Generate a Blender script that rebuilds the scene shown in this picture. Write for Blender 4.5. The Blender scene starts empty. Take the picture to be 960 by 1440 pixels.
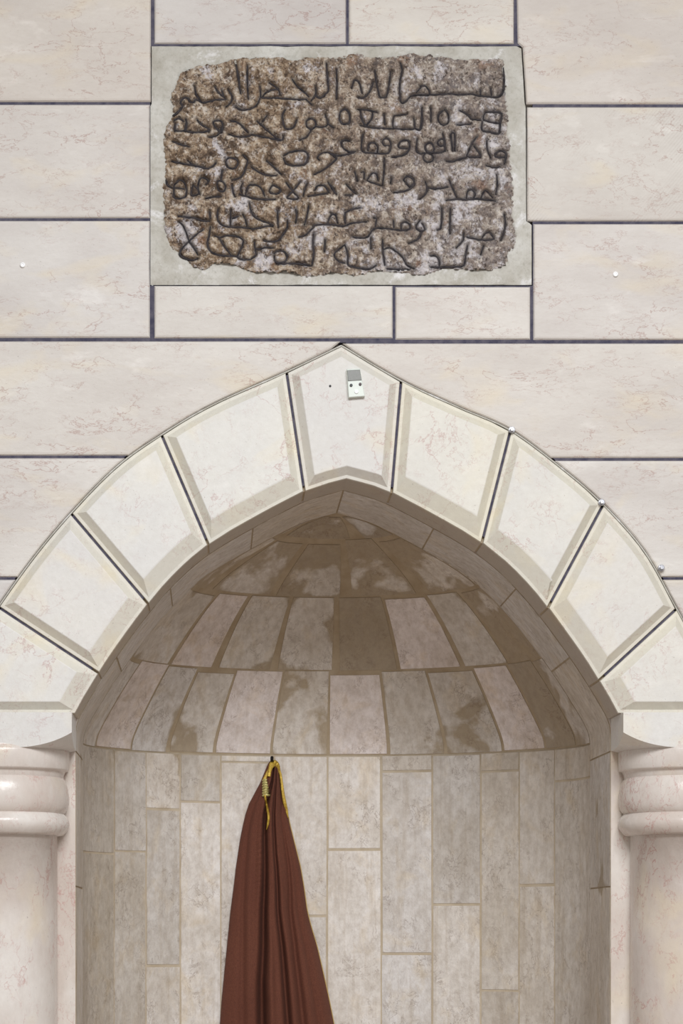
import bpy, math, random
from mathutils import Vector, noise
C = bpy.context.scene.collection
PI = math.pi

# ------------------------------------------------------------------ scale and camera
S = 0.0015            # metres per unit of the working grid (1.5 mm) on the wall face
D = 3600.0            # camera distance in the same units
VX, VY = 300.0, 1310.0
EYE = 1.55

def W(x, y, d=0.0):
    """grid (x right, y down, d into the wall) -> world metres"""
    return Vector(((x - 480) * S, d * S, EYE + (VY - y) * S))

def U(x, y, d):
    """where a wall-face reading (x, y) lies on the plane d deep"""
    k = 1 + d / D
    return (VX + (x - VX) * k, VY + (y - VY) * k)

cam_d = bpy.data.cameras.new('camera')
cam = bpy.data.objects.new('camera', cam_d)
C.objects.link(cam)
cam.location = ((VX - 480) * S, -D * S, EYE)
cam.rotation_euler = (PI / 2, 0, 0)
cam_d.sensor_fit = 'VERTICAL'
cam_d.sensor_height = 36
cam_d.sensor_width = 24
cam_d.lens = 36 * D / 1440
cam_d.shift_x = (480 - VX) / 1440
cam_d.shift_y = (VY - 720) / 1440
bpy.context.scene.camera = cam

wd = bpy.data.worlds.new('hall_ambient')
bpy.context.scene.world = wd
wd.use_nodes = True
wd.node_tree.nodes['Background'].inputs[0].default_value = (1.0, 0.985, 0.965, 1)
wd.node_tree.nodes['Background'].inputs[1].default_value = 0.40

def area(name, loc, target, sx, sy, energy, col):
    l = bpy.data.lights.new(name, 'AREA')
    l.shape = 'RECTANGLE'; l.size = sx; l.size_y = sy
    l.energy = energy; l.color = col
    o = bpy.data.objects.new(name, l)
    C.objects.link(o)
    o.location = loc
    o.rotation_euler = (Vector(target) - Vector(loc)).to_track_quat('-Z', 'Y').to_euler()
    return o
area('hall_lamp', (0.35, -4.0, 4.2), (0.1, -2.5, 0.0), 2.4, 1.2, 217, (0.96, 0.98, 1.0))

vs = bpy.context.scene.view_settings
vs.view_transform = 'Standard'
vs.look = 'None'
vs.exposure = 0.0
vs.gamma = 1.0
vs.use_curve_mapping = False

# ------------------------------------------------------------------ small mesh library
class MB:
    def __init__(self):
        self.v = []; self.f = []; self.m = []; self.t = []; self.s = []; self.sm = []
    def face(self, idx, mat=0, tint=(1, 1, 1), seed=(0, 0, 0), smooth=False):
        self.f.append(idx); self.m.append(mat); self.t.append(tint); self.s.append(seed); self.sm.append(smooth)
    def add(self, p):
        self.v.append(p); return len(self.v) - 1
    def build(self, name, mats, parent=None):
        me = bpy.data.meshes.new(name)
        off = parent.location if parent is not None and parent.type == 'EMPTY' else Vector((0, 0, 0))
        if parent is not None and parent.type != 'EMPTY' and parent.parent is not None:
            off = parent.parent.location
        me.from_pydata([tuple(Vector(p) - off) for p in self.v], [], self.f)
        for m in (mats if isinstance(mats, (list, tuple)) else [mats]):
            me.materials.append(m)
        me.polygons.foreach_set('material_index', self.m)
        me.polygons.foreach_set('use_smooth', self.sm)
        for nm, src in (('tint', self.t), ('seed', self.s)):
            a = me.color_attributes.new(nm, 'FLOAT_COLOR', 'CORNER')
            buf = []
            for p, c in zip(me.polygons, src):
                buf.extend([c[0], c[1], c[2], 1.0] * p.loop_total)
            a.data.foreach_set('color', buf)
        me.update()
        o = bpy.data.objects.new(name, me)
        C.objects.link(o)
        if parent is not None:
            o.parent = parent
        return o

def thing(name, label, cat, loc, group=None):
    o = bpy.data.objects.new(name, None)
    o.empty_display_size = 0.05
    C.objects.link(o)
    o.location = loc
    o['label'] = label; o['category'] = cat
    if group: o['group'] = group
    return o

def structure(o):
    o['kind'] = 'structure'
    return o

def tag(o, label, cat, group=None):
    o['label'] = label; o['category'] = cat
    if group: o['group'] = group
    return o

def inset(poly, w, ew=None):
    """outline moved inward by w; ew gives a factor per edge"""
    if w == 0: return list(poly)
    n = len(poly); out = []
    ar = sum(poly[i][0] * poly[(i + 1) % n][1] - poly[(i + 1) % n][0] * poly[i][1] for i in range(n))
    sg = 1 if ar > 0 else -1
    for i in range(n):
        p0, p1, p2 = poly[i - 1], poly[i], poly[(i + 1) % n]
        a = Vector((p1[0] - p0[0], p1[1] - p0[1])).normalized()
        b = Vector((p2[0] - p1[0], p2[1] - p1[1])).normalized()
        na = Vector((-a.y, a.x)) * sg; nb = Vector((-b.y, b.x)) * sg
        wa = w * (ew[i - 1] if ew else 1); wb = w * (ew[i] if ew else 1)
        det = na.x * nb.y - na.y * nb.x
        if abs(det) > 0.45:
            out.append((p1[0] + (wa * nb.y - wb * na.y) / det, p1[1] + (na.x * wb - nb.x * wa) / det))
            continue
        m = na + nb
        if m.length < 1e-5: m = na
        m.normalize()
        k = (wa + wb) / 2 / max(0.35, m.dot(na))
        out.append((p1[0] + m.x * k, p1[1] + m.y * k))
    return out

def prism(mb, poly, levels, mat=0, tint=(1, 1, 1), seed=(0, 0, 0), cap=True, wob=0.0, side=None, rim=None, ew=None):
    """outline stepped through (inset, depth) levels from the back to the front, front capped"""
    ar = sum(poly[i][0] * poly[(i + 1) % len(poly)][1] - poly[(i + 1) % len(poly)][0] * poly[i][1] for i in range(len(poly)))
    if ar > 0:
        poly = list(reversed(poly))
        if ew: ew = [ew[(len(ew) - 2 - i) % len(ew)] for i in range(len(ew))]
    # y down: make it counter-clockwise seen from the front
    rings = []
    for w, d in levels:
        q = inset(poly, w, ew if w > 6 else None)
        rings.append([mb.add(W(x + random.uniform(-wob, wob) * (w > 0), y + random.uniform(-wob, wob) * (w > 0), d)) for x, y in q])
    n = len(poly)
    for q, (a, b) in enumerate(zip(rings, rings[1:])):
        tt = side if side and q == 0 else rim if rim and q < len(rings) - 2 else tint
        for i in range(n):
            j = (i + 1) % n
            mb.face((a[i], a[j], b[j], b[i]), mat, tt, seed)
    if cap: mb.face(tuple(rings[-1]), mat, tint, seed)

def lathe(mb, cx, cd, prof, n=96, mat=0, tint=(1, 1, 1), seed=(0, 0, 0), cut=1e9):
    """prof: (radius, y) from the top down"""
    rings = []
    for r, y in prof:
        rings.append([mb.add(W(cx + r * math.cos(2 * PI * i / n), y, min(cut, cd + r * math.sin(2 * PI * i / n)))) for i in range(n)])
    for a, b in zip(rings, rings[1:]):
        for i in range(n):
            j = (i + 1) % n
            mb.face((a[i], b[i], b[j], a[j])[::-1], mat, tint, seed, True)
    mb.face(tuple(rings[0]), mat, tint, seed)
    mb.face(tuple(reversed(rings[-1])), mat, tint, seed)

def catmull(pts, n=8):
    out = []
    for i in range(len(pts) - 1):
        p0 = pts[max(i - 1, 0)]; p1 = pts[i]; p2 = pts[i + 1]; p3 = pts[min(i + 2, len(pts) - 1)]
        for k in range(n):
            t = k / n
            out.append(tuple(0.5 * (2 * b + (c - a) * t + (2 * a - 5 * b + 4 * c - d) * t * t + (3 * b - a - 3 * c + d) * t ** 3)
                             for a, b, c, d in zip(p0, p1, p2, p3)))
    out.append(tuple(pts[-1]))
    return out

def lerp_tab(tab, x):
    if x <= tab[0][0]: return tab[0][1]
    for (a, b), (c, d) in zip(tab, tab[1:]):
        if x <= c:
            return b + (d - b) * (x - a) / (c - a)
    return tab[-1][1]

def tube(mb, pts, rad, sides=6, mat=0, tint=(1, 1, 1), flat=1.0, smooth=True):
    """tube along world points, rad in metres (number or list); flat squashes it along the world y axis"""
    n = len(pts); rings = []
    for i in range(n):
        a = pts[max(i - 1, 0)]; b = pts[min(i + 1, n - 1)]
        t = (b - a)
        if t.length < 1e-9: t = Vector((0, 0, 1))
        t.normalize()
        u = t.cross(Vector((0, 1, 0)))
        if u.length < 1e-4: u = Vector((1, 0, 0))
        u.normalize(); v = t.cross(u).normalized()
        r = rad[i] if isinstance(rad, (list, tuple)) else rad
        ring = []
        for k in range(sides):
            a_ = 2 * PI * k / sides
            ring.append(mb.add(pts[i] + u * (r * math.cos(a_)) + v * (r * flat * math.sin(a_))))
        rings.append(ring)
    for a, b in zip(rings, rings[1:]):
        for k in range(sides):
            j = (k + 1) % sides
            mb.face((a[k], a[j], b[j], b[k]), mat, tint, (0, 0, 0), smooth)
    mb.face(tuple(rings[0][::-1]), mat, tint); mb.face(tuple(rings[-1]), mat, tint)

# ------------------------------------------------------------------ materials
def lin(r, g, b):
    f = lambda c: (c / 255 / 12.92) if c / 255 <= 0.04045 else ((c / 255 + 0.055) / 1.055) ** 2.4
    return (f(r), f(g), f(b), 1)

class NT:
    def __init__(self, name):
        self.m = bpy.data.materials.new(name); self.m.use_nodes = True
        self.t = self.m.node_tree
        self.b = self.t.nodes['Principled BSDF']
    def n(self, kind, **kw):
        nd = self.t.nodes.new(kind)
        for k, v in kw.items():
            if hasattr(nd, k): setattr(nd, k, v)
        return nd
    def l(self, a, b): self.t.links.new(a, b)
    def noise(self, vec, scale, detail=4, rough=0.55, dist=0.0):
        nd = self.n('ShaderNodeTexNoise')
        nd.inputs['Scale'].default_value = scale; nd.inputs['Detail'].default_value = detail
        nd.inputs['Roughness'].default_value = rough; nd.inputs['Distortion'].default_value = dist
        self.l(vec, nd.inputs['Vector']); return nd.outputs['Fac']
    def ramp(self, fac, stops):
        nd = self.n('ShaderNodeValToRGB')
        el = nd.color_ramp.elements
        while len(el) > 1: el.remove(el[-1])
        el[0].position = stops[0][0]; el[0].color = stops[0][1] if len(stops[0][1]) == 4 else (*stops[0][1], 1)
        for p, c in stops[1:]:
            e = el.new(p); e.color = c
        self.l(fac, nd.inputs[0]); return nd.outputs[0]
    def grey(self, fac, a, b, lo=0.0, hi=1.0):
        nd = self.n('ShaderNodeMapRange'); nd.clamp = True
        nd.inputs['From Min'].default_value = a; nd.inputs['From Max'].default_value = b
        nd.inputs['To Min'].default_value = lo; nd.inputs['To Max'].default_value = hi
        self.l(fac, nd.inputs['Value']); return nd.outputs['Result']
    def mix(self, fac, a, b, mode='MIX'):
        nd = self.n('ShaderNodeMix', data_type='RGBA', blend_type=mode)
        for s, v in ((0, fac), (6, a), (7, b)):
            if isinstance(v, (int, float)): nd.inputs[s].default_value = v
            elif isinstance(v, tuple): nd.inputs[s].default_value = v
            else: self.l(v, nd.inputs[s])
        return nd.outputs[2]
    def math(self, op, a, b=0.0):
        nd = self.n('ShaderNodeMath', operation=op)
        for s, v in ((0, a), (1, b)):
            if isinstance(v, (int, float)): nd.inputs[s].default_value = v
            else: self.l(v, nd.inputs[s])
        return nd.outputs[0]
    def coords(self, scale=(1, 1, 1)):
        tc = self.n('ShaderNodeTexCoord')
        sd = self.n('ShaderNodeAttribute'); sd.attribute_name = 'seed'
        ad = self.n('ShaderNodeVectorMath', operation='MULTIPLY_ADD')
        self.l(sd.outputs['Vector'], ad.inputs[0]); ad.inputs[1].default_value = (7, 7, 7)
        self.l(tc.outputs['Object'], ad.inputs[2])
        mp = self.n('ShaderNodeMapping'); mp.inputs['Scale'].default_value = scale
        self.l(ad.outputs[0], mp.inputs['Vector'])
        return mp.outputs[0]
    def tint(self, col):
        t = self.n('ShaderNodeAttribute'); t.attribute_name = 'tint'
        return self.mix(1.0, col, t.outputs['Color'], 'MULTIPLY')
    def bump(self, h, strength, dist, prev=None):
        nd = self.n('ShaderNodeBump'); nd.inputs['Strength'].default_value = strength
        nd.inputs['Distance'].default_value = dist
        self.l(h, nd.inputs['Height'])
        if prev is not None: self.l(prev, nd.inputs['Normal'])
        return nd.outputs[0]

def limestone(name, c1, c2, vein, rough=0.6, stretch=(1, 1, 1.6), vamt=0.6, tooled=False, cream=(236, 222, 190)):
    k = NT(name)
    v = k.coords(stretch)
    big = k.noise(v, 3.0, 5, 0.6)
    col = k.mix(k.grey(big, 0.35, 0.68), c1, c2)
    patch = k.noise(v, 6.5, 3, 0.5, 0.6)
    col = k.mix(k.grey(patch, 0.54, 0.74, 0, 0.45), col, lin(*cream))
    pale = k.noise(v, 9.0, 4, 0.6, 0.3)
    col = k.mix(k.grey(pale, 0.6, 0.8, 0, 0.6), col, lin(240, 236, 232))
    # thin broken veins: a band round the middle value of a warped noise
    for sc, wdt, thr, amt in ((7.0, 0.010, 0.48, 1.0), (17.0, 0.015, 0.51, 0.8), (34.0, 0.028, 0.55, 0.45)):
        nz = k.noise(v, sc, 6, 0.62, 0.35)
        d = k.math('ABSOLUTE', k.math('SUBTRACT', nz, 0.5))
        line = k.grey(d, 0.0, wdt, 1.0, 0.0)
        msk = k.grey(k.noise(v, sc * 0.55 + 1.3, 3, 0.5), thr, thr + 0.12)
        col = k.mix(k.math('MULTIPLY', k.math('MULTIPLY', line, msk), vamt * amt), col, vein)
    speck = k.noise(v, 150, 2, 0.5)
    col = k.mix(k.grey(speck, 0.70, 0.76, 0, 0.35), col, lin(120, 105, 95))
    fine = k.noise(v, 60, 4, 0.7)
    col = k.mix(k.grey(fine, 0.3, 0.7, 0.0, 0.16), col, lin(176, 166, 156))
    k.l(k.tint(col), k.b.inputs['Base Color'])
    k.b.inputs['Roughness'].default_value = rough
    nm = k.bump(k.noise(v, 22, 6, 0.65), 0.2, 0.007)
    nm = k.bump(k.noise(v, 260, 3, 0.6), 0.10, 0.0012, nm)
    if tooled:
        wv = k.n('ShaderNodeTexWave', wave_type='BANDS', bands_direction='X')
        mp = k.n('ShaderNodeMapping'); mp.inputs['Rotation'].default_value = (0, math.radians(-40), 0)
        tc = k.n('ShaderNodeTexCoord'); k.l(tc.outputs['Object'], mp.inputs['Vector'])
        k.l(mp.outputs[0], wv.inputs['Vector']); wv.inputs['Scale'].default_value = 55
        msk = k.grey(k.noise(tc.outputs['Object'], 6, 2, 0.4), 0.52, 0.62)
        nm = k.bump(k.math('MULTIPLY', wv.outputs['Fac'], msk), 0.3, 0.0015, nm)
    k.l(nm, k.b.inputs['Normal'])
    return k.m

M_WALL = limestone('cream_limestone', lin(202, 195, 190), lin(218, 213, 208), lin(160, 118, 108), stretch=(1, 1, 2.4), cream=(222, 208, 182))
M_TOOL = limestone('comb_tooled_limestone', lin(202, 195, 190), lin(218, 213, 208), lin(160, 118, 108), stretch=(1, 1, 2.0), cream=(222, 208, 182), tooled=True)
M_ARCH = limestone('pale_limestone', lin(220, 218, 216), lin(228, 225, 219), lin(184, 142, 140), stretch=(1.3, 1, 1.3), vamt=0.55)
M_COL = limestone('polished_pink_marble', lin(210, 197, 188), lin(234, 228, 222), lin(190, 136, 130), rough=0.26, stretch=(1.5, 1.5, 0.9), vamt=0.7, cream=(235, 218, 182))

def slab_stone():
    k = NT('weathered_slab_stone')
    v = k.coords((1, 1, 0.75))
    col = k.mix(k.grey(k.noise(v, 7, 5, 0.6), 0.35, 0.66), lin(212, 204, 194), lin(234, 229, 224))
    col = k.mix(k.grey(k.noise(v, 14, 4, 0.6, 0.5), 0.52, 0.72, 0, 0.5), col, lin(212, 192, 158))
    st = k.coords((9, 9, 0.6))
    col = k.mix(k.grey(k.noise(st, 6, 5, 0.65), 0.50, 0.78, 0, 0.5), col, lin(176, 158, 134))
    # smeared brown mortar that ran over the faces
    tc = k.n('ShaderNodeTexCoord')
    sm = k.noise(tc.outputs['Object'], 7.5, 5, 0.5, 0.3)
    at = k.n('ShaderNodeAttribute'); at.attribute_name = 'smear'
    sx = k.math('ADD', sm, at.outputs['Fac'])
    col = k.mix(k.grey(sx, 0.58, 0.64, 0, 0.8), col, lin(168, 150, 122))
    for sc, wdt in ((13, 0.012), (30, 0.02)):
        nz = k.noise(v, sc, 6, 0.65, 0.5)
        d = k.math('ABSOLUTE', k.math('SUBTRACT', nz, 0.5))
        msk = k.grey(k.noise(v, sc * 0.6, 3), 0.52, 0.62)
        col = k.mix(k.math('MULTIPLY', k.grey(d, 0, wdt, 0.5, 0), msk), col, lin(120, 98, 84))
    col = k.mix(k.grey(k.noise(v, 55, 5, 0.75), 0.4, 0.68, 0, 0.4), col, lin(150, 134, 116))
    k.l(k.tint(col), k.b.inputs['Base Color'])
    k.b.inputs['Roughness'].default_value = 0.75
    nm = k.bump(k.noise(v, 26, 6, 0.65), 0.35, 0.009)
    nm = k.bump(k.noise(v, 130, 5, 0.75), 0.35, 0.003, nm)
    k.l(nm, k.b.inputs['Normal'])
    return k.m
M_SLAB = slab_stone()

def simple(name, col, rough=0.7, metal=0.0, nscale=None, col2=None, bump=0.0, bscale=80, bdist=0.002):
    k = NT(name)
    v = k.coords()
    if nscale:
        c = k.mix(k.grey(k.noise(v, nscale, 5, 0.6), 0.35, 0.65), col, col2)
    else:
        c = k.mix(0.0, col, col)
    k.l(k.tint(c), k.b.inputs['Base Color'])
    k.b.inputs['Roughness'].default_value = rough
    k.b.inputs['Metallic'].default_value = metal
    if bump:
        k.l(k.bump(k.noise(v, bscale, 5, 0.65), bump, bdist), k.b.inputs['Normal'])
    return k.m
M_GROUT = simple('dark_blue_grout', lin(58, 56, 76), 0.8, nscale=60, col2=lin(92, 88, 100), bump=0.3)
M_TAN = simple('tan_lime_mortar', lin(190, 174, 150), 0.9, nscale=20, col2=lin(206, 192, 170), bump=0.4, bscale=60, bdist=0.004)
M_BROWN = simple('brown_lime_mortar', lin(168, 150, 124), 0.9, nscale=20, col2=lin(184, 168, 144), bump=0.4, bscale=60, bdist=0.004)
def cement_mat():
    k = NT('trowelled_grey_cement')
    v = k.coords()
    col = k.mix(k.grey(k.noise(v, 9, 6, 0.65), 0.38, 0.64), lin(178, 173, 162), lin(206, 203, 196))
    col = k.mix(k.grey(k.noise(v, 13, 7, 0.72, 0.5), 0.56, 0.66, 0, 0.8), col, lin(232, 230, 230))
    col = k.mix(k.grey(k.noise(v, 120, 4, 0.7), 0.5, 0.7, 0, 0.4), col, lin(146, 142, 128))
    k.l(k.tint(col), k.b.inputs['Base Color']); k.b.inputs['Roughness'].default_value = 0.85
    nm = k.bump(k.noise(v, 28, 6, 0.7, 1.0), 0.5, 0.006)
    nm = k.bump(k.noise(v, 160, 4, 0.7), 0.4, 0.002, nm)
    k.l(nm, k.b.inputs['Normal'])
    return k.m
M_CEMENT = cement_mat()
M_FLOOR = simple('hall_floor', lin(168, 152, 138), 0.9, nscale=9, col2=lin(176, 160, 148))
M_INK = simple('blackened_groove', lin(30, 27, 33), 0.85, nscale=110, col2=lin(66, 60, 62), bump=0.4, bscale=200)
M_STEEL = simple('galvanised_steel', lin(205, 205, 210), 0.35, 0.7, nscale=90, col2=lin(170, 170, 178))
M_BLACK = simple('black_metal', lin(24, 22, 24), 0.45, 0.4)
M_CASE = simple('white_plastic', lin(218, 224, 216), 0.4)
M_SCREEN = simple('grey_window_plastic', lin(112, 110, 106), 0.3, nscale=300, col2=lin(98, 100, 92))
M_KNOB = simple('dark_red_plastic', lin(52, 22, 30), 0.4)
M_KNOBG = simple('dark_green_plastic', lin(28, 36, 34), 0.4)
M_WHITE = simple('bright_white_plastic', lin(250, 250, 250), 0.3)

def tablet_mat():
    k = NT('rough_brown_inscribed_stone')
    v = k.coords()
    a = k.noise(v, 46, 8, 0.8, 0.3)
    col = k.ramp(a, [(0.38, lin(74, 60, 52)), (0.45, lin(118, 100, 86)), (0.51, lin(172, 150, 128)), (0.57, lin(214, 198, 176)), (0.64, lin(244, 238, 230))])
    tc = k.n('ShaderNodeTexCoord')
    sx = k.n('ShaderNodeSeparateXYZ'); k.l(tc.outputs['Object'], sx.inputs[0])
    right = k.grey(sx.outputs['X'], -0.12, 0.22)
    blot = k.grey(k.noise(v, 10, 4, 0.6), 0.40, 0.62, 0, 0.25)
    warm = k.mix(blot, col, lin(178, 150, 114))
    cool = k.mix(blot, k.mix(0.45, col, lin(160, 154, 154)), lin(176, 170, 170))
    col = k.mix(right, warm, cool)
    col = k.mix(k.grey(k.noise(v, 19, 4, 0.6), 0.60, 0.70, 0, 0.4), col, lin(158, 108, 72))
    low = k.grey(sx.outputs['Z'], 0.25, 0.02, 0.0, 0.05)
    lr = k.math('ADD', low, k.grey(sx.outputs['X'], -0.1, 0.3, 0.0, 0.03))
    crust = k.noise(v, 17, 8, 0.78, 0.3)
    col = k.mix(k.grey(k.math('ADD', crust, lr), 0.56, 0.62, 0, 0.85), col, lin(240, 237, 242))
    col = k.mix(k.grey(k.noise(v, 110, 4, 0.75), 0.55, 0.61, 0, 0.8), col, lin(70, 58, 52))
    col = k.mix(k.grey(k.noise(v, 90, 5, 0.75, 0.2), 0.54, 0.61, 0, 0.75), col, lin(238, 230, 220))
    g = k.n('ShaderNodeAttribute'); g.attribute_name = 'groove'
    col = k.mix(k.math('MULTIPLY', g.outputs['Fac'], 0.8), col, lin(56, 50, 52))
    k.l(k.tint(col), k.b.inputs['Base Color'])
    k.b.inputs['Roughness'].default_value = 0.9
    nm = k.bump(k.noise(v, 80, 8, 0.8), 0.7, 0.008)
    nm = k.bump(k.noise(v, 240, 4, 0.75), 0.7, 0.003, nm)
    k.l(nm, k.b.inputs['Normal'])
    return k.m
M_TAB = tablet_mat()

def cloth_mat():
    k = NT('brown_wool_cloth')
    v = k.coords()
    col = k.mix(k.grey(k.noise(v, 420, 2, 0.5), 0.3, 0.7), lin(92, 50, 36), lin(114, 66, 48))
    col = k.mix(k.grey(k.noise(v, 5, 3, 0.5), 0.4, 0.7, 0, 0.3), col, lin(86, 44, 32))
    k.l(col, k.b.inputs['Base Color'])
    k.b.inputs['Roughness'].default_value = 0.9
    st = k.coords((1, 1, 6))
    nm = k.bump(k.noise(v, 600, 2, 0.5), 0.25, 0.001)
    nm = k.bump(k.noise(st, 24, 3, 0.5), 0.10, 0.003, nm)
    k.l(nm, k.b.inputs['Normal'])
    return k.m
M_CLOTH = cloth_mat()
M_GOLD = simple('gold_thread', lin(214, 182, 74), 0.42, 0.35, nscale=160, col2=lin(160, 126, 40), bump=0.5, bscale=300)
M_GOLDP = simple('pale_gold_thread', lin(226, 214, 150), 0.4, 0.3, nscale=200, col2=lin(176, 166, 96), bump=0.5, bscale=300)
M_PIPE = simple('thin_gold_piping', lin(206, 176, 110), 0.5, 0.2)

def rt(lo=0.95, hi=1.03, warm=0.02):
    b = random.uniform(lo, hi); w = random.uniform(-warm, warm)
    return (b * (1 + w * 0.5), b, b * (1 - w))
def rs(): return (random.random(), random.random(), random.random())
random.seed(11)

# ------------------------------------------------------------------ arch outlines (on the wall face)
CX = 487.0
PROF = [(673, 0), (681, 30), (692, 62), (727, 129), (765, 193), (803, 238), (852, 281.5), (908, 323), (955, 354), (1004, 382), (1030, 386)]
PROFS = catmull(PROF, 6)
def half_w(y):
    return lerp_tab(PROFS, y)
INL = [(CX - w, y) for y, w in PROFS]        # apex down, left
INR = [(CX + w, y) for y, w in PROFS]
EXL = catmull([(480, 487), (403, 524), (300, 570), (228, 612), (165, 657), (100, 723), (48, 785), (0, 852), (-35, 905), (-62, 958), (-78, 1003)], 8)
EXR = catmull([(480, 487), (563, 536), (645, 574), (717, 606), (790, 660), (847, 710), (905, 776), (950, 856), (985, 918), (1010, 968), (1022, 1003)], 8)
def ext_x(curve, y):
    return lerp_tab([(p[1], p[0]) for p in curve], y)

def offset_curve(c, w):
    out = []
    for i in range(len(c)):
        a_, b_ = c[max(i - 1, 0)], c[min(i + 1, len(c) - 1)]
        t = Vector((b_[0] - a_[0], b_[1] - a_[1])).normalized()
        n = Vector((t.y, -t.x))
        if n.y > 0: n = -n
        out.append((c[i][0] + n.x * w, c[i][1] + n.y * w))
    return out
EXLO, EXRO = offset_curve(EXL, 3.3), offset_curve(EXR, 3.3)
EXLB, EXRB = offset_curve(EXL, 5.0), offset_curve(EXR, 5.0)
DA, DT, RD = 92.0, 292.0, 270.0      # ring depth, lining depth, depth of the rounded back
FLOOR_Y = VY + EYE / S

# ------------------------------------------------------------------ the wall of ashlar blocks
wall = MB()
BEV2 = [(0, 89), (0, 3.0), (1.6, 0.6), (4.0, 0)]
BEV = [(0, 40), (0, 3.0), (1.6, 0.6), (4.0, 0)]
def block(poly, mat=0, tint=None, seed=None, lv=BEV):
    prism(wall, poly, lv, mat, tint or rt(), seed or rs(), wob=0.35)
def rect(x0, y0, x1, y1, **kw):
    n = max(2, int((x1 - x0) / 40)); m = max(2, int((y1 - y0) / 40))
    p = [(x0 + (x1 - x0) * i / n, y0) for i in range(n)] + [(x1, y0 + (y1 - y0) * i / m) for i in range(m)]
    p += [(x1 - (x1 - x0) * i / n, y1) for i in range(n)] + [(x0, y1 - (y1 - y0) * i / m) for i in range(m)]
    block(p, **kw)
XL, XR, YT = -420, 1380, -330
for y0, y1 in ((YT, -22), (-18, 142.5)):
    rect(XL, y0, 212.0, y1, tint=(0.96, 0.93, 0.89))
rect(XL, 146.5, -150, 306); rect(-146, 146.5, 210.5, 306, tint=(0.985, 0.975, 0.96))
rect(XL, 310, 210.5, 474.5, tint=(1.0, 1.0, 1.0))
for y0, y1 in ((YT, -150), (-146, 61)):
    rect(217, y0, 486.5, y1, tint=(0.93, 0.92, 0.92)); rect(490.5, y0, 722.5, y1, tint=(1.03, 1.02, 0.98))
rect(727, YT, XR, -22, tint=(0.95, 0.93, 0.9))
block([(726.5, -18), (XR, -18), (XR, 146.5), (740, 145.5), (735, 66), (728, 60)], tint=(0.95, 0.92, 0.89))
rect(741, 150, XR, 310.5, mat=1, tint=(0.99, 0.98, 0.95))
rect(750, 314.5, XR, 477.5, tint=(1.0, 0.99, 0.98))
rect(217, 401.5, 552, 475, tint=(1.02, 1.02, 1.0)); rect(556, 403, 745.5, 477, tint=(1.02, 1.01, 0.99))
def ext_span(c, y0, y1):
    a_, b_ = (ext_x(c, y0), y0), (ext_x(c, y1), y1)
    out = [a_]
    for p in c:
        if y0 < p[1] < y1 and p[1] > 486 and min(math.hypot(p[0] - q[0], p[1] - q[1]) for q in (out[-1], b_)) > 13: out.append(p)
    return out + [b_]
def fill_x(x0, x1, y):
    n = max(2, int(abs(x1 - x0) / 40))
    return [(x0 + (x1 - x0) * i / n, y) for i in range(1, n)]
def left_block(y0, y1, x0=XL, **kw):
    e = ext_span(EXLO, y0, y1)
    block([(x0, y0)] + fill_x(x0, e[0][0], y0) + e + fill_x(e[-1][0], x0, y1) + [(x0, y1)], **kw)
def right_block(y0, y1, x1=XR, **kw):
    e = ext_span(EXRO, y0, y1)
    block(e + fill_x(e[-1][0], x1, y1) + [(x1, y1), (x1, y0)] + fill_x(x1, e[0][0], y0), **kw)
left_block(479.5, 640, tint=(1.02, 1.015, 0.995)); right_block(482.5, 643.5, tint=(1.025, 1.015, 0.99))
left_block(644, 811, tint=(1.03, 1.03, 1.02)); right_block(647.5, 811, tint=(1.03, 1.03, 1.02))
left_block(815, 1000); right_block(815, 1000)
NKL, NKR = -122, 1097     # outer edges of the recesses that hold the columns
for y0, y1 in ((1004, 1160), (1164, 1325), (1329, 1490), (1494, 1655), (1659, 1820), (1824, 1985), (1989, 2150), (2154, FLOOR_Y)):
    rect(XL, y0, NKL, y1, lv=BEV2); rect(NKR, y0, XR, y1, lv=BEV2)
# dark grout bed behind the blocks, cut to the arch and to the tablet
bed = []
def bedpoly(p): prism(wall, p, [(0, 90), (0, 3.2)], 2)
bedpoly([(XL, YT), (XR, YT), (XR, 64), (XL, 64)])
bedpoly([(XL, 64), (211, 64), (211, 401), (XL, 401)])
bedpoly([(749, 64), (XR, 64), (XR, 401), (749, 401)])
bedpoly([(XL, 401), (XR, 401), (XR, 481), (XL, 481)])
bedpoly([(XL, 481), (474, 481), (EXLB[1][0], 485)] + [p for p in EXLB if p[1] > 486] + [(XL, 1003)])
bedpoly([(XR, 481), (XR, 1003)] + [p for p in reversed(EXRB) if p[1] > 486] + [(EXRB[1][0], 485), (486, 481)])
bedpoly([(XL, 1003), (NKL - 4, 1003), (NKL - 4, FLOOR_Y), (XL, FLOOR_Y)])
bedpoly([(XR, 1003), (NKR + 4, 1003), (NKR + 4, FLOOR_Y), (XR, FLOOR_Y)])
structure(wall.build('wall_back', [M_WALL, M_TOOL, M_GROUT]))

fl = MB()
fz = 0.0
a = [fl.add(Vector(p)) for p in ((-3, -6.5, fz), (3, -6.5, fz), (3, 1.2, fz), (-3, 1.2, fz), (-3, -6.5, fz - .08), (3, -6.5, fz - .08), (3, 1.2, fz - .08), (-3, 1.2, fz - .08))]
for f in ((0, 1, 2, 3), (7, 6, 5, 4), (0, 4, 5, 1), (1, 5, 6, 2), (2, 6, 7, 3), (3, 7, 4, 0)): fl.face(tuple(a[i] for i in f))
structure(fl.build('floor', M_FLOOR))

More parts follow.
